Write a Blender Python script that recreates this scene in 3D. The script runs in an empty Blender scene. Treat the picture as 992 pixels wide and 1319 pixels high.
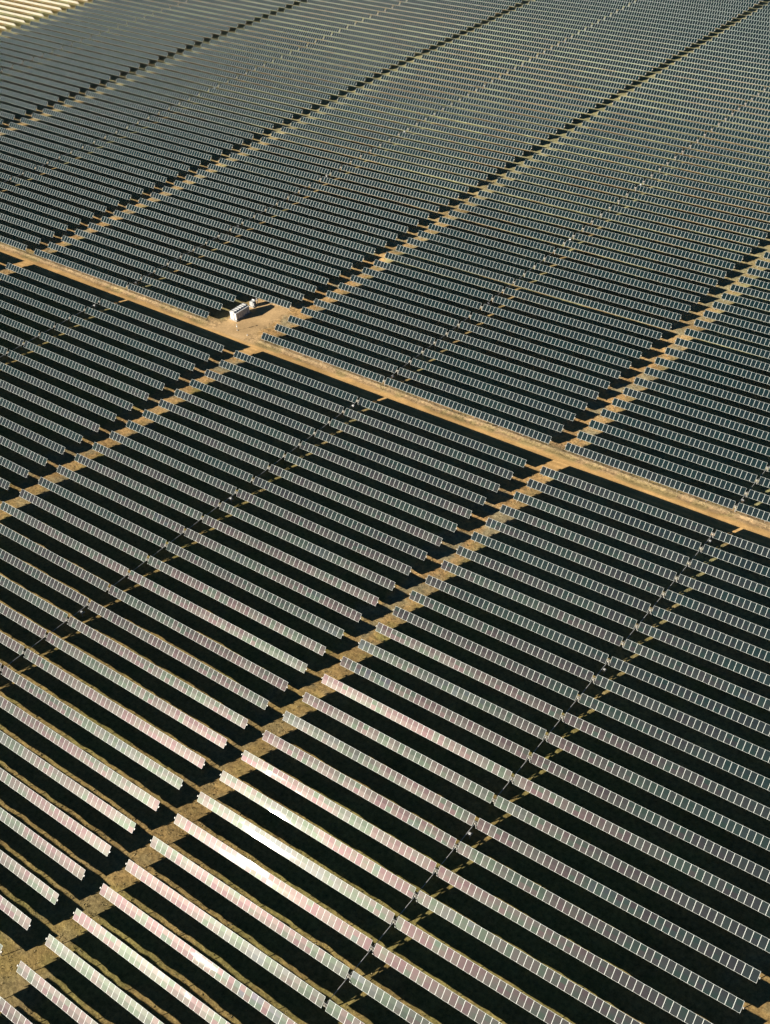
import bpy, math, random
import numpy as np
from mathutils import Vector, Matrix
random.seed(11); rng = np.random.default_rng(7)
R = math.radians
P= [38.45244, -35.33756, 28.68971, -0.69075, 0.66625, -0.06719, 1544.81892, -0.01745, 1.44726, 17.03336, 7.49176, 0.75799, -0.51425, 0.19225]
HG= [[0.9, 1.34, 1.78, 2.2, 2.58, 2.88, 3.1, 3.22, 3.23, 3.16, 3.02, 2.83, 2.62, 2.4, 2.17, 1.95], [0.32, 0.73, 1.14, 1.53, 1.89, 2.21, 2.44, 2.59, 2.63, 2.6, 2.5, 2.39, 2.25, 2.11, 1.98, 1.84], [-0.26, 0.13, 0.51, 0.87, 1.2, 1.52, 1.78, 1.94, 2.02, 2.02, 1.99, 1.95, 1.89, 1.84, 1.78, 1.73], [-0.82, -0.46, -0.11, 0.21, 0.5, 0.79, 1.07, 1.26, 1.36, 1.43, 1.49, 1.52, 1.54, 1.57, 1.59, 1.61], [-1.34, -1.02, -0.7, -0.41, -0.18, 0.01, 0.25, 0.48, 0.63, 0.84, 1.01, 1.12, 1.22, 1.31, 1.4, 1.48], [-1.78, -1.54, -1.29, -1.03, -0.81, -0.76, -0.81, -0.56, -0.13, 0.27, 0.56, 0.77, 0.94, 1.09, 1.21, 1.33], [-2.11, -2.01, -1.88, -1.69, -1.42, -1.26, -1.9, -1.63, -0.63, -0.11, 0.23, 0.51, 0.72, 0.89, 1.03, 1.17], [-2.29, -2.36, -2.41, -2.41, -2.19, -1.57, -1.99, -1.68, -0.6, 0.05, 0.31, 0.44, 0.58, 0.72, 0.86, 0.99], [-2.31, -2.59, -2.82, -2.96, -2.96, -2.59, -2.36, -1.23, -0.26, 0.48, 0.6, 0.49, 0.5, 0.59, 0.7, 0.81], [-2.17, -2.67, -3.16, -3.42, -2.93, -2.78, -2.59, -1.3, -0.32, 0.41, 0.61, 0.54, 0.49, 0.51, 0.57, 0.63], [-1.95, -2.56, -3.34, -4.08, -3.47, -3.16, -2.64, -1.56, -0.68, 0.02, 0.37, 0.46, 0.45, 0.44, 0.45, 0.46], [-1.7, -2.23, -2.75, -2.87, -2.38, -2.27, -2.21, -1.6, -0.92, -0.33, 0.06, 0.26, 0.33, 0.33, 0.32, 0.31], [-1.33, -1.53, -1.58, -1.38, -1.25, -1.35, -1.45, -1.28, -0.92, -0.54, -0.21, 0.0, 0.11, 0.15, 0.16, 0.16], [-0.73, -0.63, -0.48, -0.32, -0.33, -0.5, -0.69, -0.78, -0.74, -0.59, -0.42, -0.26, -0.15, -0.08, -0.04, -0.0], [0.06, 0.29, 0.49, 0.59, 0.52, 0.31, 0.03, -0.24, -0.45, -0.55, -0.56, -0.51, -0.44, -0.35, -0.26, -0.18], [0.92, 1.2, 1.41, 1.46, 1.35, 1.1, 0.73, 0.29, -0.13, -0.47, -0.67, -0.75, -0.72, -0.63, -0.5, -0.37]]

S = 6.0                      # metres per row pitch
HG = np.array(HG)
U0G, LBLK, DRV, GAP = P[8], P[9], P[10], P[11]
CAMP = np.array(P[:3])*S
TUBE_H = 1.72                # torque tube above the ground
CH = 1.95                    # module length, up the slope
TILT = 46.9
HAZE = 0
MW = 1.241                  # module pitch along the row
SUN = Vector((-0.4785, -0.8232, 0.3057)).normalized()
scene = bpy.context.scene
col = scene.collection

# ---------------------------------------------------------------- terrain
def tube_z(u, v):
    """height of the torque tubes (m), u, v in row pitches"""
    u = np.clip(np.asarray(u, float), -69.9, 59.9); v = np.clip(np.asarray(v, float), -39.9, 89.9)
    a = (u+80)/10; b = (v+50)/10
    i = np.floor(a).astype(int); j = np.floor(b).astype(int)
    def bs(t): return [(1-t)**3/6, (3*t**3-6*t*t+4)/6, (-3*t**3+3*t*t+3*t+1)/6, t**3/6]
    ba = bs(a-i); bb = bs(b-j); z = 0
    for m in range(4):
        for n in range(4):
            z = z + ba[m]*bb[n]*HG[i+m-1, j+n-1]
    return z
TAB = rng.random((256, 256))
def vnoise(x, y):
    xi = np.floor(x).astype(int); yi = np.floor(y).astype(int); fx = x-xi; fy = y-yi
    fx = fx*fx*(3-2*fx); fy = fy*fy*(3-2*fy)
    a = TAB[xi % 256, yi % 256]; b = TAB[(xi+1) % 256, yi % 256]; c = TAB[xi % 256, (yi+1) % 256]; d = TAB[(xi+1) % 256, (yi+1) % 256]
    return (a*(1-fx)+b*fx)*(1-fy)+(c*(1-fx)+d*fx)*fy-.5
def fbm(x, y, s, o=4):
    t = 0; a = 1.
    for k in range(o):
        t = t+a*vnoise(x/s+17.3*k, y/s+9.1*k); s = s/2.1; a *= .5
    return t
def smooth(e0, e1, x):
    t = np.clip((x-e0)/(e1-e0), 0, 1); return t*t*(3-2*t)
def roadmask(v, soft=.12, w=0.):
    v = v+w
    return smooth(-.85-soft, -.85+soft, v)*(1-smooth(.5-soft, .5+soft, v))
def padmask(u, v):
    w = .12*fbm(u*S, v*S, 5)
    m = smooth(-1.75, -1.4, u+w)*(1-smooth(.55, .8, u+w+np.clip((v-1.2), 0, 9)*-.0))*(1-smooth(4.0, 4.5, v+w))*smooth(.3, .6, v)
    m2 = smooth(-2.6, -1.6, u+w)*(1-smooth(1.0, 1.5, u+w))*(1-smooth(1.1, 1.5, v+w))*smooth(.3, .6, v)
    return np.maximum(m, m2)
def ground_z(x, y):
    x = np.asarray(x, float); y = np.asarray(y, float); u = x/S; v = y/S
    t = -v-.25*(u-12)
    bank_ = 0
    for v0, k_, u1, u2, a_ in ((38.3, -.02, -17, 6, .75), (22.0, -.05, -18, 9, .45), (11.3, .05, 0, 22, .62), (42.5, .0, -13, 4, .45), (34.5, .01, -15, 14, .4), (29.5, -.02, -14, 12, .35), (16.5, .03, -16, 14, .25)):
        bank_ = bank_+a_*np.exp(-((v-(v0+k_*(u-u1)))/.75)**2)*smooth(u1-2, u1+2, u)*(1-smooth(u2-2, u2+2, u))
    H = 1.72+.20*smooth(12, 24, t)-.34*smooth(12, 28, v)*smooth(-34, -18, u)
    z = tube_z(u, v)-H+bank_
    flat = np.maximum(roadmask(v, .15), padmask(u, v))
    pm = smooth(-.1, .35, fbm(x+500, y, 45, 2))
    n = (.08+.30*pm)*fbm(x, y, 15, 3)+.15*fbm(x+40, y*1.0, 3.2, 3)+.10*fbm(x-40, y+11, 1.5, 2)
    z = z+n*(1-flat*.9)
    z = z+.22*np.exp(-((v-.86)/.07)**2)*(1+1.0*fbm(x, y, 4, 2))*(1-padmask(u, v))    # grader berm along the road
    z = z-.03*flat
    return z
def gz(x, y): return float(ground_z(np.array([x]), np.array([y]))[0])

# ---------------------------------------------------------------- camera
yaw, pitch, roll, fpx = P[3], P[4], P[5], P[6]
fw = Vector((math.sin(yaw)*math.cos(pitch), math.cos(yaw)*math.cos(pitch), -math.sin(pitch)))
r0 = Vector((math.cos(yaw), -math.sin(yaw), 0)); u0 = r0.cross(fw)
rt = r0*math.cos(roll)+u0*math.sin(roll); up = -r0*math.sin(roll)+u0*math.cos(roll)
cd = bpy.data.cameras.new('camera'); cam = bpy.data.objects.new('camera', cd); col.objects.link(cam)
M = Matrix((rt, up, -fw)).transposed().to_4x4(); M.translation = Vector(CAMP); cam.matrix_world = M
cd.sensor_fit = 'VERTICAL'; cd.sensor_height = 36; cd.lens = fpx/1319*36; cd.clip_start = 1; cd.clip_end = 12000
scene.camera = cam
def proj(x, y, z):
    q = Vector((x, y, z))-Vector(CAMP); w = q.dot(fw)
    return 496+fpx*q.dot(rt)/w, 659.5-fpx*q.dot(up)/w

# ---------------------------------------------------------------- materials
def mat(name):
    m = bpy.data.materials.new(name); m.use_nodes = True
    return m, m.node_tree.nodes, m.node_tree.links, m.node_tree.nodes['Principled BSDF']
def simple(name, c, rough=.5, metal=0., noise=0., scale=3.):
    m, n, l, b = mat(name)
    b.inputs['Base Color'].default_value = (*c, 1); b.inputs['Roughness'].default_value = rough; b.inputs['Metallic'].default_value = metal
    if noise:
        t = n.new('ShaderNodeTexNoise'); t.inputs['Scale'].default_value = scale; t.inputs['Detail'].default_value = 5
        g = n.new('ShaderNodeNewGeometry'); l.new(g.outputs['Position'], t.inputs['Vector'])
        r = n.new('ShaderNodeMapRange'); r.inputs[1].default_value = .3; r.inputs[2].default_value = .7; r.inputs[3].default_value = 1-noise; r.inputs[4].default_value = 1+noise*.3
        l.new(t.outputs['Fac'], r.inputs[0])
        mx = n.new('ShaderNodeVectorMath'); mx.operation = 'SCALE'; mx.inputs[0].default_value = c; l.new(r.outputs[0], mx.inputs['Scale']); l.new(mx.outputs[0], b.inputs['Base Color'])
    return m
FRAME = simple('anodised_frame', (.53, .565, .53), .5, 0., .12, 1.5)
BACK = simple('pale_backsheet', (.56, .52, .39), .6, 0, .1, 1)
DARKBACK = simple('dark_backsheet', (.035, .035, .04), .5)
STEEL = simple('galvanised_steel', (.40, .39, .36), .45, .3, .25, 4)
CREAM = simple('cream_bracket', (.42, .40, .34), .4, 0, .2, 6)
RUST = simple('rusty_gear_steel', (.16, .06, .035), .6, .2, .4, 9)
DARK = simple('black_rubber', (.02, .02, .02), .6)
WHITE = simple('white_enamel', (.60, .60, .58), .35, 0, .1, 2)
GREYP = simple('grey_enamel', (.36, .37, .37), .45, 0, .15, 3)
CONC = simple('concrete', (.38, .35, .30), .85, 0, .25, 3)

def glass_material():
    m, n, l, b = mat('coated_module_glass')
    oi = n.new('ShaderNodeObjectInfo'); g = n.new('ShaderNodeNewGeometry')
    add = n.new('ShaderNodeMath'); add.operation = 'ADD'; l.new(oi.outputs['Random'], add.inputs[0]); l.new(g.outputs['Random Per Island'], add.inputs[1])
    fr = n.new('ShaderNodeMath'); fr.operation = 'FRACT'; l.new(add.outputs[0], fr.inputs[0])
    nz = n.new('ShaderNodeTexNoise'); nz.inputs['Scale'].default_value = .035; nz.inputs['Detail'].default_value = 2
    mp = n.new('ShaderNodeMapping'); mp.inputs['Scale'].default_value = (1, 3.5, 0); l.new(g.outputs['Position'], mp.inputs['Vector']); l.new(mp.outputs[0], nz.inputs['Vector'])
    a = n.new('ShaderNodeMath'); a.operation = 'MULTIPLY_ADD'; l.new(fr.outputs[0], a.inputs[0]); a.inputs[1].default_value = .32; 
    b2 = n.new('ShaderNodeMath'); b2.operation = 'MULTIPLY_ADD'; l.new(nz.outputs['Fac'], b2.inputs[0]); b2.inputs[1].default_value = 1.7; b2.inputs[2].default_value = -.50
    l.new(b2.outputs[0], a.inputs[2])
    cr = n.new('ShaderNodeValToRGB'); l.new(a.outputs[0], cr.inputs['Fac'])
    e = cr.color_ramp; e.interpolation = 'LINEAR'
    pts = [(0, (.80, .86, .86)), (.18, (.86, .80, .70)), (.34, (.64, .80, .54)), (.45, (.92, .78, .68)), (.56, (1, .74, .66)), (.68, (1, .58, .60)), (.78, (.95, .74, .62)), (.88, (.66, .84, .60)), (1, (.85, .72, .90))]
    e.elements[0].position = 0; e.elements[0].color = (*pts[0][1], 1); e.elements[1].position = 1; e.elements[1].color = (*pts[-1][1], 1)
    for p_, c_ in pts[1:-1]:
        q = e.elements.new(p_); q.color = (*c_, 1)
    b.inputs['Base Color'].default_value = (.004, .014, .018, 1)
    l.new(cr.outputs[0], b.inputs['Specular Tint'])
    b.inputs['Roughness'].default_value = .33; b.inputs['Specular IOR Level'].default_value = .135
    b.inputs['Coat Weight'].default_value = .05; b.inputs['Coat Roughness'].default_value = .06; b.inputs['Coat IOR'].default_value = 1.45
    nb = n.new('ShaderNodeTexNoise'); nb.inputs['Scale'].default_value = .32; nb.inputs['Detail'].default_value = .6; l.new(g.outputs['Position'], nb.inputs['Vector'])
    bp = n.new('ShaderNodeBump'); bp.inputs['Distance'].default_value = .16; l.new(nb.outputs['Fac'], bp.inputs['Height'])
    mp2 = n.new('ShaderNodeMapping'); mp2.inputs['Scale'].default_value = (.3, 1., 1.); l.new(g.outputs['Position'], mp2.inputs['Vector']); l.new(mp2.outputs[0], nb.inputs['Vector'])
    ns = n.new('ShaderNodeTexNoise'); ns.inputs['Scale'].default_value = .045; ns.inputs['Detail'].default_value = 1; l.new(g.outputs['Position'], ns.inputs['Vector'])
    mr_ = n.new('ShaderNodeMapRange'); l.new(ns.outputs['Fac'], mr_.inputs[0]); mr_.inputs[1].default_value = .46; mr_.inputs[2].default_value = .6; mr_.inputs[3].default_value = .2; mr_.inputs[4].default_value = 1.; l.new(mr_.outputs[0], bp.inputs['Strength'])
    l.new(bp.outputs[0], b.inputs['Coat Normal'])
    # dust: roughness and grime vary a little
    return m
GLASS = glass_material()

def ground_material(name, attr=True, base=(.3, .2, .1), rough_bump=.6, lo=.42, hi=1.5):
    m, n, l, b = mat(name)
    g = n.new('ShaderNodeNewGeometry')
    def noise(s, d=5, r=.6):
        t = n.new('ShaderNodeTexNoise'); t.inputs['Scale'].default_value = s; t.inputs['Detail'].default_value = d; t.inputs['Roughness'].default_value = r
        l.new(g.outputs['Position'], t.inputs['Vector']); return t
    def rng_(o, a0, a1, b0, b1):
        r = n.new('ShaderNodeMapRange'); l.new(o, r.inputs[0]); r.inputs[1].default_value = a0; r.inputs[2].default_value = a1; r.inputs[3].default_value = b0; r.inputs[4].default_value = b1; return r.outputs[0]
    t1 = noise(1.3, 8, .7); t2 = noise(.12, 4); t3 = noise(5., 4, .7)
    f1 = rng_(t1.outputs['Fac'], .3, .72, lo, hi); f2 = rng_(t2.outputs['Fac'], .3, .7, .82, 1.16); f3 = rng_(t3.outputs['Fac'], .3, .7, .75, 1.22)
    if attr:
        at = n.new('ShaderNodeAttribute'); at.attribute_name = 'tint'; src = at.outputs['Color']
    else:
        c = n.new('ShaderNodeRGB'); c.outputs[0].default_value = (*base, 1); src = c.outputs[0]
    def mul(a, f):
        v = n.new('ShaderNodeVectorMath'); v.operation = 'SCALE'; l.new(a, v.inputs[0]); l.new(f, v.inputs['Scale']); return v.outputs[0]
    o = mul(mul(mul(src, f1), f2), f3)
    l.new(o, b.inputs['Base Color']); b.inputs['Roughness'].default_value = .95; b.inputs['Specular IOR Level'].default_value = .1
    bp = n.new('ShaderNodeBump'); bp.inputs['Strength'].default_value = rough_bump; bp.inputs['Distance'].default_value = .25
    l.new(t1.outputs['Fac'], bp.inputs['Height']); l.new(bp.outputs[0], b.inputs['Normal'])
    return m
GROUND = ground_material('dry_grass_and_soil')
ROADM = ground_material('sandy_road_dirt', True, rough_bump=.15, lo=.84, hi=1.14)

# ---------------------------------------------------------------- helpers
class MB:
    def __init__(s): s.v = []; s.f = []; s.m = []; s.mats = []
    def mi(s, m):
        if m not in s.mats: s.mats.append(m)
        return s.mats.index(m)
    def box(s, c, d, m, skip=''):
        x, y, z = c; a, b_, h = d[0]/2, d[1]/2, d[2]/2; k = len(s.v)
        s.v += [(x-a, y-b_, z-h), (x+a, y-b_, z-h), (x+a, y+b_, z-h), (x-a, y+b_, z-h), (x-a, y-b_, z+h), (x+a, y-b_, z+h), (x+a, y+b_, z+h), (x-a, y+b_, z+h)]
        F = [(3, 2, 1, 0), (4, 5, 6, 7), (0, 1, 5, 4), (1, 2, 6, 5), (2, 3, 7, 6), (3, 0, 4, 7)]
        s.f += [tuple(k+i for i in q) for q in F]; s.m += [s.mi(m)]*6
    def quad(s, pts, m):
        k = len(s.v); s.v += pts; s.f.append(tuple(range(k, k+len(pts)))); s.m.append(s.mi(m))
    def tube(s, a, b_, r, m, n=8, r2=None):
        a = Vector(a); b_ = Vector(b_); d = (b_-a).normalized(); r2 = r if r2 is None else r2
        x = d.orthogonal().normalized(); y = d.cross(x); k = len(s.v)
        for i in range(n):
            w = 2*math.pi*i/n; o = x*math.cos(w)+y*math.sin(w); s.v += [tuple(a+o*r), tuple(b_+o*r2)]
        for i in range(n):
            j = (i+1) % n; s.f.append((k+2*i, k+2*j, k+2*j+1, k+2*i+1)); s.m.append(s.mi(m))
        s.f.append(tuple(k+2*i for i in reversed(range(n)))); s.m.append(s.mi(m))
        s.f.append(tuple(k+2*i+1 for i in range(n))); s.m.append(s.mi(m))
    def mesh(s, name, bevel=0):
        me = bpy.data.meshes.new(name); me.from_pydata(s.v, [], s.f)
        for m in s.mats: me.materials.append(m)
        me.polygons.foreach_set('material_index', s.m); me.update(); return me
def obj(name, me, parent=None, loc=(0, 0, 0), rot=(0, 0, 0)):
    o = bpy.data.objects.new(name, me); o.location = loc; o.rotation_euler = rot
    if parent: o.parent = parent
    col.objects.link(o); return o
def tag(o, label=None, cat=None, group=None, kind=None):
    if label: o['label'] = label
    if cat: o['category'] = cat
    if group: o['group'] = group
    if kind: o['kind'] = kind
    return o
def empty(name, loc): 
    o = bpy.data.objects.new(name, None); o.location = loc; o.empty_display_size = .5; col.objects.link(o); return o

# ---------------------------------------------------------------- ground sheet
OLIVE = np.array((.28, .235, .08)); TAN = np.array((.40, .285, .125)); BROWN = np.array((.33, .235, .09)); ORANGE = np.array((.58, .36, .15)); SAND = np.array((.66, .41, .165)); PALE = np.array((.40, .33, .19))
def ground_color(x, y):
    u = x/S; v = y/S; n1 = fbm(x, y, 20, 4); n2 = fbm(x+300, y, 4, 3); n3 = fbm(x-90, y+70, 60, 3)
    far = smooth(-12, 6, v+.15*u)                               # drier, paler grass up the slope
    base = BROWN[None]*(1-far)[:, None]+np.array((.345, .33, .16))[None]*far[:, None]
    base = base*(1+.55*fbm(x/5+70, y+33, 7, 2)*smooth(0, 14, v)+.18*smooth(12, 28, v))[:, None]
    k = smooth(-.25, .3, n1+.6*n2)[:, None]; base = base*(1-k)+np.where(far[:, None] > .5, TAN*.95, OLIVE)[:]*k
    # bare soil in the lanes between blocks
    fu = (u-U0G+GAP/2)/LBLK; du = np.abs(fu-np.round(fu))*LBLK
    lane = (1-smooth(.35, 1.1, du+1.0*n2))*.85*smooth(-20, -2, v)
    lane = lane+(1-smooth(.5, 1.3, du+1.*n2))*.35
    lane = np.clip(lane, 0, 1)[:, None]
    soil = ORANGE[None]*smooth(-.25, .2, n2+.15)[:, None]+PALE[None]*(1-smooth(-.25, .2, n2+.15))[:, None]
    soil = soil*(.78+.22*far)[:, None]
    ff = smooth(6, 30, v)[:, None]; soil = soil*(1-ff)+np.array((.385, .355, .185))*ff
    base = base*(1-lane)+soil*lane
    # verge beside the road
    ver = (smooth(.3, .6, v)*(1-smooth(1.15, 1.5, v+.3*n2)))[:, None]
    vc = np.where((n2+.5*n1)[:, None] > .05, np.array((.36, .27, .12)), np.array((.46, .31, .16)))
    base = base*(1-ver)+vc*ver
    berm = (np.exp(-((v-.86)/.09)**2)*.8)[:, None]; base = base*(1-berm)+np.array((.56, .42, .24))*berm
    rd = roadmask(v, .07, .13*n2+.05*n1)[:, None]
    tr = np.exp(-((v-.16+.04*n1)/.055)**2)+np.exp(-((v+.13+.04*n1)/.055)**2)+.6*np.exp(-((v-.36+.06*n1)/.04)**2)+.5*np.exp(-((v+.42+.05*n1)/.04)**2)
    sand = SAND[None]*(.86+.30*tr*(.7+.6*smooth(-.3, .3, n2)))[:, None]*(1+.22*n2+.1*n1)[:, None]
    base = base*(1-rd)+sand*rd
    pd = padmask(u, v)[:, None]; base = base*(1-pd)+(np.array((.62, .42, .21))*(1+.28*n2+.15*n1)[:, None])*pd
    return np.clip(base, 0, 1)
def grid(name, xs, ys, m, lift=0.):
    X, Y = np.meshgrid(xs, ys, indexing='xy'); x = X.ravel(); y = Y.ravel(); z = ground_z(x, y)+lift
    fade = smooth(0, 600, np.maximum(np.abs(x)-420, 0)+np.maximum(np.abs(y)-420, 0))
    z = z*(1-fade)+(-2)*fade
    nx, ny = len(xs), len(ys); idx = np.arange(nx*ny).reshape(ny, nx)
    q = np.stack([idx[:-1, :-1], idx[:-1, 1:], idx[1:, 1:], idx[1:, :-1]], -1).reshape(-1, 4)
    me = bpy.data.meshes.new(name); me.vertices.add(nx*ny); me.vertices.foreach_set('co', np.stack([x, y, z], 1).astype(np.float32).ravel())
    me.loops.add(q.size); me.loops.foreach_set('vertex_index', q.ravel().astype(np.int32))
    me.polygons.add(len(q)); me.polygons.foreach_set('loop_start', np.arange(0, q.size, 4, dtype=np.int32)); me.polygons.foreach_set('loop_total', np.full(len(q), 4, dtype=np.int32))
    me.polygons.foreach_set('use_smooth', np.ones(len(q), dtype=bool)); me.update()
    c = np.ones((nx*ny, 4), np.float32); c[:, :3] = ground_color(x, y)
    a = me.attributes.new('tint', 'FLOAT_COLOR', 'POINT'); a.data.foreach_set('color', c.ravel()); me.materials.append(m)
    return me
xs = np.concatenate([[-4000, -2500, -1500, -1000, -700, -560], np.arange(-450, -180, 1.4), np.arange(-180, 235, .8), [250, 280, 340, 500, 800, 1500, 3000]])
ys = np.concatenate([[-3000, -1500, -800, -400, -260], np.arange(-215, 30, .5), np.arange(30, 120, .8), np.arange(120, 430, 1.4), [450, 500, 600, 800, 1200, 2000, 4000]])
YR = ys[(ys > -.95*S) & (ys < .62*S)]
tag(obj('ground', grid('ground', xs, ys, GROUND)), kind='structure')
tag(obj('dirt_road', grid('dirt_road', xs[(xs > -460) & (xs < 240)], YR, ROADM, .004)), kind='structure')
XP = xs[(xs > -1.55*S) & (xs < .55*S)]; YP = ys[(ys > .62*S-.3) & (ys < 4.0*S)]
tag(obj('gravel_pad', grid('gravel_pad', XP, YP, ROADM, .004)), kind='structure')

# ---------------------------------------------------------------- tracker parts
T = .035
def add_module(mb, x0, back=None, side=.038, cap=.03, gap=.016):
    back = back or DARKBACK
    w = MW-gap; z = .09
    mb.box((x0, 0, z-T/2), (w, CH, T), FRAME)
    mb.quad([(x0-w/2+.02, -CH/2+.02, z-T-.003), (x0-w/2+.02, CH/2-.02, z-T-.003), (x0+w/2-.02, CH/2-.02, z-T-.003), (x0+w/2-.02, -CH/2+.02, z-T-.003)], back)
    for a, b_ in ((-CH/2+cap, 0), (0, CH/2-cap)):
        mb.quad([(x0-w/2+side, a, z+.003+(a == 0)*.009), (x0+w/2-side, a, z+.003+(a == 0)*.009), (x0+w/2-side, b_, z+.003+(b_ == 0)*.009), (x0-w/2+side, b_, z+.003+(b_ == 0)*.009)], GLASS)
mm = MB(); add_module(mm, 0); MODULE = mm.mesh('solar_module')
BANKS = {}
def bank(n, sgn, back=None):
    if (n, sgn, back) not in BANKS:
        b = MB()
        for k in range(n): add_module(b, sgn*(.41+MW*(k+.5)), back, .046)
        BANKS[n, sgn, back] = b.mesh('panel_bank')
    return BANKS[n, sgn, back]
TUBES = {}
def tube_mesh(n, sgn):
    if (n, sgn) not in TUBES:
        b = MB(); e = .41+n*MW
        b.tube((sgn*.1, 0, 0), (sgn*(e+.28), 0, 0), .075, STEEL, 8)
        b.box((sgn*(e+.2), 0, 0), (.12, .3, .3), CREAM)
        for k in range(n):                                    # module clamps across the tube
            pass
        TUBES[n, sgn] = b.mesh('torque_tube')
    return TUBES[n, sgn]
pb = MB(); pb.box((0, 0, -TUBE_H/2-.25), (.09, .14, TUBE_H+.3), STEEL); pb.box((0, 0, -.06), (.12, .17, .14), STEEL); POST = pb.mesh('post')
gb = MB(); gb.box((0, 0, -.14), (.24, .3, .26), RUST); gb.tube((0, -.1, -.1), (0, .45, -.1), .07, STEEL, 8); gb.box((.31, 0, .0), (.06, .5, .12), CREAM); gb.box((-.31, 0, .0), (.06, .5, .12), CREAM); gb.tube((-.4, 0, 0), (.4, 0, 0), .07, STEEL, 8)
gb.box((0, 0, -TUBE_H/2-.2), (.18, .18, TUBE_H+.2), STEEL); gb.box((0, -.3, -.06), (.34, .26, .26), CREAM)
GEAR = gb.mesh('gear_drive')
def frame_mesh(n, sgn):                                        # tube and posts of a row too far off to show them apart
    key = ('f', n, sgn)
    if key not in TUBES:
        b = MB(); e = .41+n*MW; b.tube((sgn*.1, 0, 0), (sgn*(e+.28), 0, 0), .075, STEEL, 5); b.box((sgn*(e+.16), 0, .05), (.3, .34, .3), CREAM)
        for k in range(6, n+1, 6): b.box((sgn*(.41+(k-.5)*MW), 0, -TUBE_H/2-.2), (.09, .14, TUBE_H+.3), STEEL)
        TUBES[key] = b.mesh('support_frame')
    return TUBES[key]
ONES = ['', 'first', 'second', 'third', 'fourth', 'fifth', 'sixth', 'seventh', 'eighth', 'ninth', 'tenth', 'eleventh', 'twelfth', 'thirteenth', 'fourteenth', 'fifteenth', 'sixteenth', 'seventeenth', 'eighteenth', 'nineteenth']
TENS = {2: 'twent', 3: 'thirt', 4: 'fort', 5: 'fift', 6: 'sixt', 7: 'sevent'}
def ordinal(n):
    if n < 20: return ONES[n]
    return TENS[n//10]+('ieth' if n % 10 == 0 else 'y-'+ONES[n % 10])
BLK = {-4: 'corner block', -3: 'third block left of cabin lane', -2: 'second block left of cabin lane', -1: 'first block left of cabin lane',
       0: 'first block right of cabin lane', 1: 'second block right of cabin lane', 2: 'third block right of cabin lane'}
# ---- which rows can be seen
rows = []
for i in range(-5, 4):
    for k in list(range(-32, 0))+list(range(1, 72)):
        v = k if k < 0 else k+P[7]
        us = U0G+i*LBLK; ue = us+LBLK-GAP
        if ue > 59 or us < -69: continue
        uu = np.linspace(us, ue, 24); zz = tube_z(uu, uu*0+v); q = [proj(a*S, v*S, z) for a, z in zip(uu, zz)]
        ins = [(-30 < a[0] < 1012 and -8 < a[1] < 1365) for a in q]
        if not any(ins): continue
        vis = [(0 < a[0] < 992 and 0 < a[1] < 1319) for a in q]
        size = max((math.hypot(q[j+1][0]-q[j][0], q[j+1][1]-q[j][1])/((ue-us)*S/23/MW)) for j in range(23) if ins[j] or ins[j+1])
        rows.append((size, i, k, v, us, ue, any(vis), sum(vis)))
rows.sort(key=lambda a: (not a[6], -a[0]*max(a[7], 1)))
def row_look(i, k, u, v):
    x, y = proj(u*S, v*S, float(tube_z(u, v)))
    d = math.hypot(x-420, (y-1150)*1.3)
    return 'sun-glared' if d < 230 else 'pink-tinted' if d < 470 else 'grey' if d < 720 else 'dark'
NEAR = 4.25
stat = [0, 0]
things = 0; stuffrows = []
for size, i, k, v, us, ue, vis, nv in rows:
    ug = us+DRV; nl = 36; nr = 42
    if i == -4 and k < 24: continue
    if i == -1 and k in (1, 2, 3): nr = [0, 28, 28, 28][k]
    zl, zg, zr = [float(tube_z(a, v)) for a in (us, ug, ue)]
    bl = math.atan((zg-zl)/((ug-us)*S)); br = math.atan((zr-zg)/((ue-ug)*S))
    pale = (i == -4)
    th = (-57 if pale else TILT)+random.gauss(0, .75)
    if (i, k) == (1, -22): th = TILT
    X, Y = ug*S, v*S
    if things >= 300 or not vis:
        stuffrows.append((X, Y, zg, R(th), bl, br, BACK if pale else None)); continue
    things += 1
    g0 = gz(X, Y)
    root = empty('solar_tracker_row', (X, Y, g0))
    if pale: lab = 'row tilted the other way with pale undersides lit, %s up in the corner block' % ordinal(k-23)
    else:
        um = us+LBLK/2
        if nv:
            jj = [a for a in np.linspace(us, ue, 24) if 0 < proj(a*S, v*S, zg)[0] < 992 and 0 < proj(a*S, v*S, zg)[1] < 1319]
            um = jj[len(jj)//2] if jj else um
        lab = '%s solar row, %s %s the dirt road, %s' % (row_look(i, k, um, v), ordinal(abs(k)), 'above' if k > 0 else 'below', BLK[i])
    tag(root, lab, 'solar panel row', 'rows of tilted solar panels')
    def P3(x):      # local position on the tube at signed distance x from the gear
        b = bl if x < 0 else br
        return (x*math.cos(b), 0, zg-g0+x*math.sin(b))
    near = size > NEAR and not pale
    for sgn, n, b in ((-1, nl, bl), (1, nr, br)):
        rt_ = (R(th), -b, 0)
        if near:
            obj('torque_tube', tube_mesh(n, sgn), root, P3(0), rt_)
            run = 0
            for j in range(n):
                if j % 6 == 0: run = random.gauss(0, .3)+(random.gauss(0, .5) if j > n-8 else 0)
                x = sgn*(.41+MW*(j+.5))
                obj('solar_panel', MODULE, root, P3(x), (R(th+run+random.gauss(0, .16)), -b+R(random.gauss(0, .12)), 0)); stat[0] += 1
            for j in range(6, n+1, 6):
                x = sgn*(.41+(j-.5)*MW); obj('post', POST, root, P3(x), (0, 0, 0))
        else:
            obj('support_frame', frame_mesh(n, sgn), root, P3(0), (0, -b, 0))
            obj('panel_bank', bank(n, sgn, BACK if pale else None), root, P3(0), rt_)
    obj('gear_drive', GEAR, root, P3(0), (0, 0, 0))
    stat[1] += near
print('rows', len(rows), 'things', things, 'near', stat, 'stuff', len(stuffrows))
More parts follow.
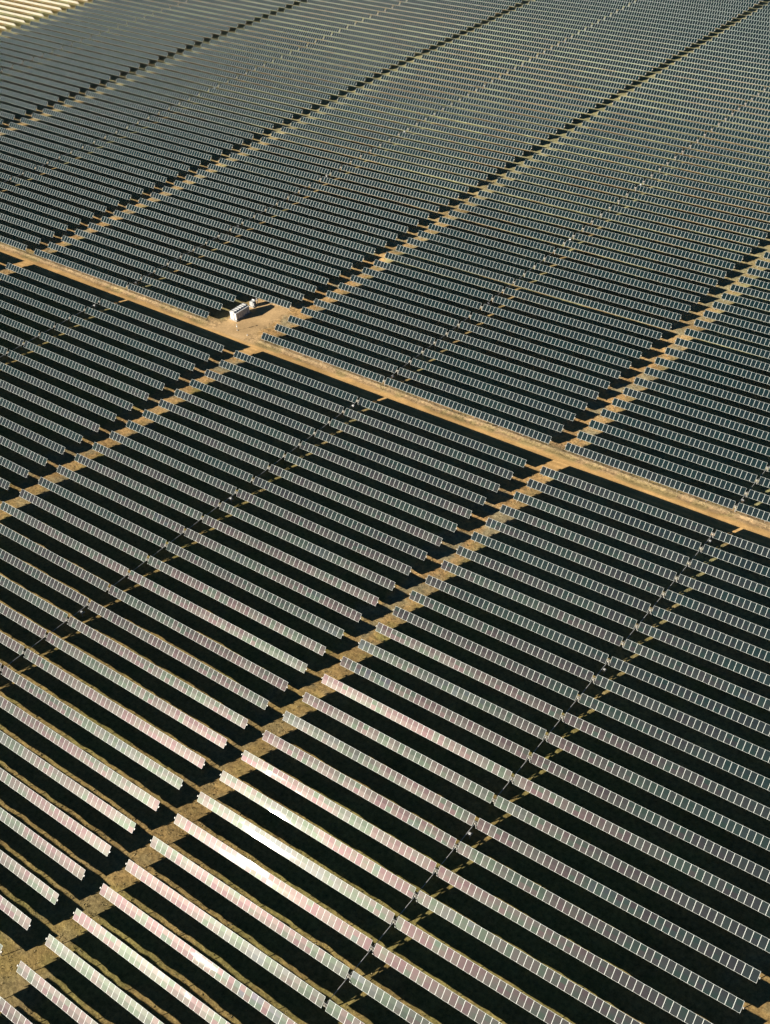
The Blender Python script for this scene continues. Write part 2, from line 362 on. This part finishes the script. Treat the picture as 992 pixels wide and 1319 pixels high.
if stuffrows:
    b = MB()
    for X, Y, z, th, bl, br, bk in stuffrows:
        for sgn, n, sl in ((-1, 36, bl), (1, 42, br)):
            R3 = Matrix.Rotation(-sl, 3, 'Y') @ Matrix.Rotation(th, 3, 'X')
            k0 = len(b.v); src = MB()
            for q in range(n): add_module(src, sgn*(.41+MW*(q+.5)), bk)
            b.v += [tuple(R3 @ Vector(p_)+Vector((X, Y, z))) for p_ in src.v]
            for f_, m_ in zip(src.f, src.m): b.f.append(tuple(k0+a for a in f_)); b.m.append(b.mi(src.mats[m_]))
            b.tube((X, Y, z), tuple(Vector((X, Y, z))+R3 @ Vector((sgn*(n*MW+.6), 0, 0))), .075, STEEL, 5)
            for q in range(6, n+1, 6):
                p_ = Vector((X, Y, z))+R3 @ Vector((sgn*(.41+(q-.5)*MW), 0, 0)); b.box((p_.x, p_.y, p_.z-TUBE_H/2-.2), (.09, .14, TUBE_H+.3), STEEL)
    tag(obj('distant_solar_rows', b.mesh('distant_solar_rows')), kind='stuff')

# ---------------------------------------------------------------- drive shafts and their motors
cm = MB(); cm.tube((0, 0, 0), (0, .36, 0), .09, STEEL, 8); COUP = cm.mesh('coupling')
mo = MB(); mo.box((0, 0, 1.3), (.55, .4, .6), WHITE); MOTORH = mo.mesh('housing')
mo = MB(); mo.box((0, 0, .45), (.16, .16, 1.5), STEEL); MOTORP = mo.mesh('post')
mo = MB(); mo.tube((0, 0, 1.2), (0, 0, 1.2), .1, DARK); mo = MB(); mo.tube((.15, .25, 1.05), (.15, .7, .95), .13, GREYP, 10); MOTORC = mo.mesh('motor_can')
for i in range(-3, 3):
    for a, side in [(-(1+8*q), 'below') for q in range(4)]+[(1+8*q, 'above') for q in range(4)]:
        u = U0G+i*LBLK+DRV
        if u > 45 or u < -60: continue
        ks = [a-q if a < 0 else a+q for q in range(8)]
        ks = [k for k in ks if (abs(k) <= 31)]
        if len(ks) < 2: continue
        vs = [k if k < 0 else k+P[7] for k in ks]
        pj = [proj(u*S, v*S, float(tube_z(u, v))) for v in vs]
        if not any(-10 < p_[0] < 1000 and 0 < p_[1] < 1340 for p_ in pj): continue
        root = empty('drive_shaft', (u*S, vs[0]*S, gz(u*S, vs[0]*S)))
        g0 = root.location.z
        lab = 'thin drive shaft, rows %s to %s %s the road, %s' % (abs(ks[0]), abs(ks[-1]), side, BLK[i])
        tag(root, lab, 'drive shaft', 'drive shafts linking the solar rows')
        b = MB(); c = MB()
        for v1, v2 in zip(vs[:-1], vs[1:]):
            p1 = Vector((0, (v1-vs[0])*S, float(tube_z(u, v1))-g0-.12)); p2 = Vector((0, (v2-vs[0])*S, float(tube_z(u, v2))-g0-.12))
            b.tube(p1, p2, .055, WHITE, 6)
            for t in (.16, .84):
                obj('coupling', COUP, root, p1.lerp(p2, t), (math.atan2(p2.z-p1.z, p2.y-p1.y), 0, 0))
        obj('shaft', b.mesh('shaft'), root)
        vm = (vs[0]+vs[1])/2+(.08 if a < 0 else 0)
        X, Y = u*S+.35, vm*S
        mr = empty('drive_motor', (X, Y, gz(X, Y)))
        tag(mr, 'white motor box, rows %s and %s %s road, %s' % (abs(ks[0]), abs(ks[1]), side, BLK[i]), 'motor', 'white drive motors beside the shafts')
        obj('housing', MOTORH, mr); obj('post', MOTORP, mr); obj('motor_can', MOTORC, mr)

# ---------------------------------------------------------------- service pad: cabin, transformer, pole
def cabin():
    X, Y = -1.20*S, 2.19*S; z = gz(X, Y)+.04
    r = empty('inverter_cabin', (X, Y, z)); tag(r, 'white inverter cabin with ribbed cabinets standing on the bare pad by the road', 'cabin')
    L_, W_, H_ = 6.1, 1.55, 2.35
    b = MB(); b.box((.1, 0, .12), (W_+1.5, L_+.5, .24), CONC); obj('plinth', b.mesh('plinth'), r)
    b = MB(); b.box((-.25, 0, .243+H_/2), (W_, L_, H_), WHITE)
    for k in range(9): b.box((-.25-W_/2-.02, -L_/2+.4+k*.66, .243+H_/2), (.04, .16, H_-.3), WHITE)
    obj('wall', b.mesh('wall'), r)
    b = MB(); b.box((-.25, 0, .25+H_+.06), (W_+.24, L_+.2, .1), WHITE)
    for k in range(6): b.box((-.2, -L_/2+.5+k*1.02, .25+H_+.16), (1.5, .5, .12), WHITE)
    obj('roof', b.mesh('roof'), r)
    for k in range(6):
        y = -L_/2+.5+k*1.02
        b = MB(); b.box((-.25+W_/2+.4, y, .25+1.08), (.8, .76, 2.1), WHITE); b.box((-.25+W_/2+.4, y, .25+2.2), (.95, .86, .1), WHITE)
        o = obj('inverter_cabinet', b.mesh('inverter_cabinet'), r)
        d = MB(); d.box((-.25+W_/2+.82, y, .25+1.5), (.03, .36, .7), GREYP); obj('vent', d.mesh('vent'), o)
    for sx in (-1, 1):
        b = MB(); b.box((-.25+sx*.37, -L_/2-.03, .243+1.1), (.68, .05, 2.0), WHITE); o = obj('door', b.mesh('door'), r)
        d = MB(); d.box((-.25+sx*.12, -L_/2-.08, .243+1.1), (.05, .05, .3), DARK); obj('handle', d.mesh('handle'), o)
        d = MB(); d.box((-.25+sx*.4, -L_/2-.065, .243+1.65), (.4, .02, .35), GREYP); obj('vent', d.mesh('vent'), o)
cabin()
def transformer():
    X, Y = -1.33*S, 3.32*S; z = gz(X, Y)+.02
    r = empty('transformer', (X, Y, z)); tag(r, 'small pale transformer with fins and an arm, behind the white cabin', 'transformer')
    b = MB(); b.box((0, 0, .1), (2.0, 2.0, .2), CONC); obj('plinth', b.mesh('plinth'), r)
    b = MB(); b.box((0, 0, .203+.7), (1.1, 1.3, 1.4), GREYP); b.box((0, 0, .203+1.45), (1.25, 1.45, .09), WHITE); obj('tank', b.mesh('tank'), r)
    for sx in (-1, 1):
        b = MB()
        for k in range(6): b.box((sx*.75, -.5+k*.2, .203+.7), (.36, .06, 1.0), GREYP)
        b.box((sx*.57, 0, .203+.7), (.04, 1.1, 1.05), WHITE); obj('radiator', b.mesh('radiator'), r)
    b = MB(); b.tube((-.5, .45, 1.95), (.5, .45, 1.95), .16, WHITE, 12); b.box((-.3, .45, 1.7), (.07, .07, .3), WHITE); b.box((.3, .45, 1.7), (.07, .07, .3), WHITE); obj('conservator', b.mesh('conservator'), r)
    for k in range(3):
        b = MB(); b.tube((-.3+k*.3, -.3, 1.6), (-.3+k*.3, -.3, 2.0), .07, GREYP, 8, .04); obj('bushing', b.mesh('bushing'), r)
    b = MB(); b.box((0, 1.3, 1.6), (.3, 1.5, .16), WHITE); b.box((0, 2.0, .9), (.16, .16, 1.7), WHITE); obj('cable_arm', b.mesh('cable_arm'), r)
transformer()
X, Y = -.34*S, 1.06*S
r = empty('sensor_pole', (X, Y, gz(X, Y))); tag(r, 'thin pale sensor pole casting a long shadow, beside the white cabin', 'pole')
b = MB(); b.tube((0, 0, -.1), (0, 0, 2.0), .05, CREAM, 8); obj('pole', b.mesh('pole'), r)
b = MB(); b.box((0, 0, 1.95), (.5, .12, .1), CREAM); b.box((.05, -.1, 1.4), (.3, .16, .4), WHITE); obj('sensor_box', b.mesh('sensor_box'), r)
b = MB(); b.box((0, 0, .05), (.4, .4, .16), CONC); obj('base', b.mesh('base'), r)
X, Y = .25*S, 1.12*S
r = empty('marker_stone', (X, Y, gz(X, Y)))
ms = MB(); ms.tube((0, 0, -.1), (.03, 0, .32), .2, WHITE, 7, .12)
bpy.data.objects.remove(r)
X, Y = .42*S, .95*S
tag(obj('marker_stone', ms.mesh('marker_stone'), None, (X, Y, gz(X, Y))), 'small white marker stone lying on the bare pad', 'stone')

# ---------------------------------------------------------------- dry grass
def tufts(n):
    vs = []; fs = []
    cnt = 0; us = rng.uniform(-45, 34, n*4); vv = rng.uniform(-31, 26, n*4)
    keep = []
    x = us*S; y = vv*S; z = ground_z(x, y)
    q = np.stack([x, y, z], 1)-CAMP; w = q @ np.array(fw); px = 496+fpx*(q @ np.array(rt))/w; py = 659.5-fpx*(q @ np.array(up))/w
    d = fbm(x, y, 6, 3)
    ok = (px > -10) & (px < 1002) & (py > -5) & (py < 1330) & (roadmask(vv) < .2) & (padmask(us, vv) < .2) & (d > -.12)
    ok &= rng.random(len(x)) < np.clip(260/w, 0, 1)**2
    ii = np.nonzero(ok)[0][:n]
    for t in ii:
        s = rng.uniform(.06, .16)
        for b_ in range(4):
            a = rng.uniform(0, 6.283); lx, ly = math.cos(a), math.sin(a); cx, cy = x[t]+rng.uniform(-.2, .2), y[t]+rng.uniform(-.2, .2)
            k = len(vs); h = s*rng.uniform(.5, 1.); o = rng.uniform(-.15, .15, 2)
            vs += [(cx-lx*s*.6, cy-ly*s*.6, z[t]-.05), (cx+lx*s*.6, cy+ly*s*.6, z[t]-.05), (cx+lx*s*.35+o[0], cy+ly*s*.35+o[1], z[t]+h), (cx-lx*s*.45+o[0], cy-ly*s*.45+o[1], z[t]+h*.7)]
            fs.append((k, k+1, k+2, k+3))
    me = bpy.data.meshes.new('dry_grass'); me.from_pydata(vs, [], fs)
    m, nn, l, bb = mat('straw_blades'); g = nn.new('ShaderNodeNewGeometry'); c = nn.new('ShaderNodeValToRGB'); l.new(g.outputs['Random Per Island'], c.inputs[0])
    c.color_ramp.elements[0].color = (.19, .155, .07, 1); c.color_ramp.elements[1].color = (.36, .29, .15, 1); l.new(c.outputs[0], bb.inputs['Base Color']); bb.inputs['Roughness'].default_value = .9
    me.materials.append(m); me.update()
    tag(obj('dry_grass', me), kind='stuff')
tufts(42000)

# ---------------------------------------------------------------- light
hm = bpy.data.materials.new('haze_air'); hm.use_nodes = True; hn = hm.node_tree; hn.nodes.clear()
ho = hn.nodes.new('ShaderNodeOutputMaterial'); hv = hn.nodes.new('ShaderNodeVolumePrincipled'); hv.inputs['Color'].default_value = (.80, .92, .95, 1); hv.inputs['Density'].default_value = HAZE; hv.inputs['Anisotropy'].default_value = .0
hn.links.new(hv.outputs[0], ho.inputs['Volume'])
hb = MB(); hb.box((0, 0, 90), (9000, 9000, 190), DARK); hme = hb.mesh('haze'); hme.materials.clear(); hme.materials.append(hm); hme.polygons.foreach_set('material_index', [0]*6)
if HAZE > 0: tag(obj('haze', hme), kind='stuff')
w = bpy.data.worlds.new('World'); scene.world = w; w.use_nodes = True
nt = w.node_tree; bg = nt.nodes['Background']; sky = nt.nodes.new('ShaderNodeTexSky'); sky.sky_type = 'NISHITA'; sky.sun_disc = False
sky.sun_elevation = math.asin(SUN.z); sky.sun_rotation = math.atan2(SUN.x, SUN.y); sky.altitude = 2500; sky.air_density = .25; sky.dust_density = .05; sky.ozone_density = 2
tn = nt.nodes.new('ShaderNodeVectorMath'); tn.operation = 'MULTIPLY'; tn.inputs[1].default_value = (.62, 1., .98); nt.links.new(sky.outputs[0], tn.inputs[0]); nt.links.new(tn.outputs[0], bg.inputs[0]); bg.inputs[1].default_value = .05
sl = bpy.data.lights.new('sun', 'SUN'); sl.energy = 5.; sl.angle = R(.53); sl.color = (1, .92, .80)
so = bpy.data.objects.new('sun', sl); col.objects.link(so); so.rotation_euler = (-SUN).to_track_quat('-Z', 'Y').to_euler()
scene.view_settings.view_transform = 'Standard'; scene.view_settings.look = 'None'; scene.view_settings.gamma = 1; scene.view_settings.exposure = 1.08
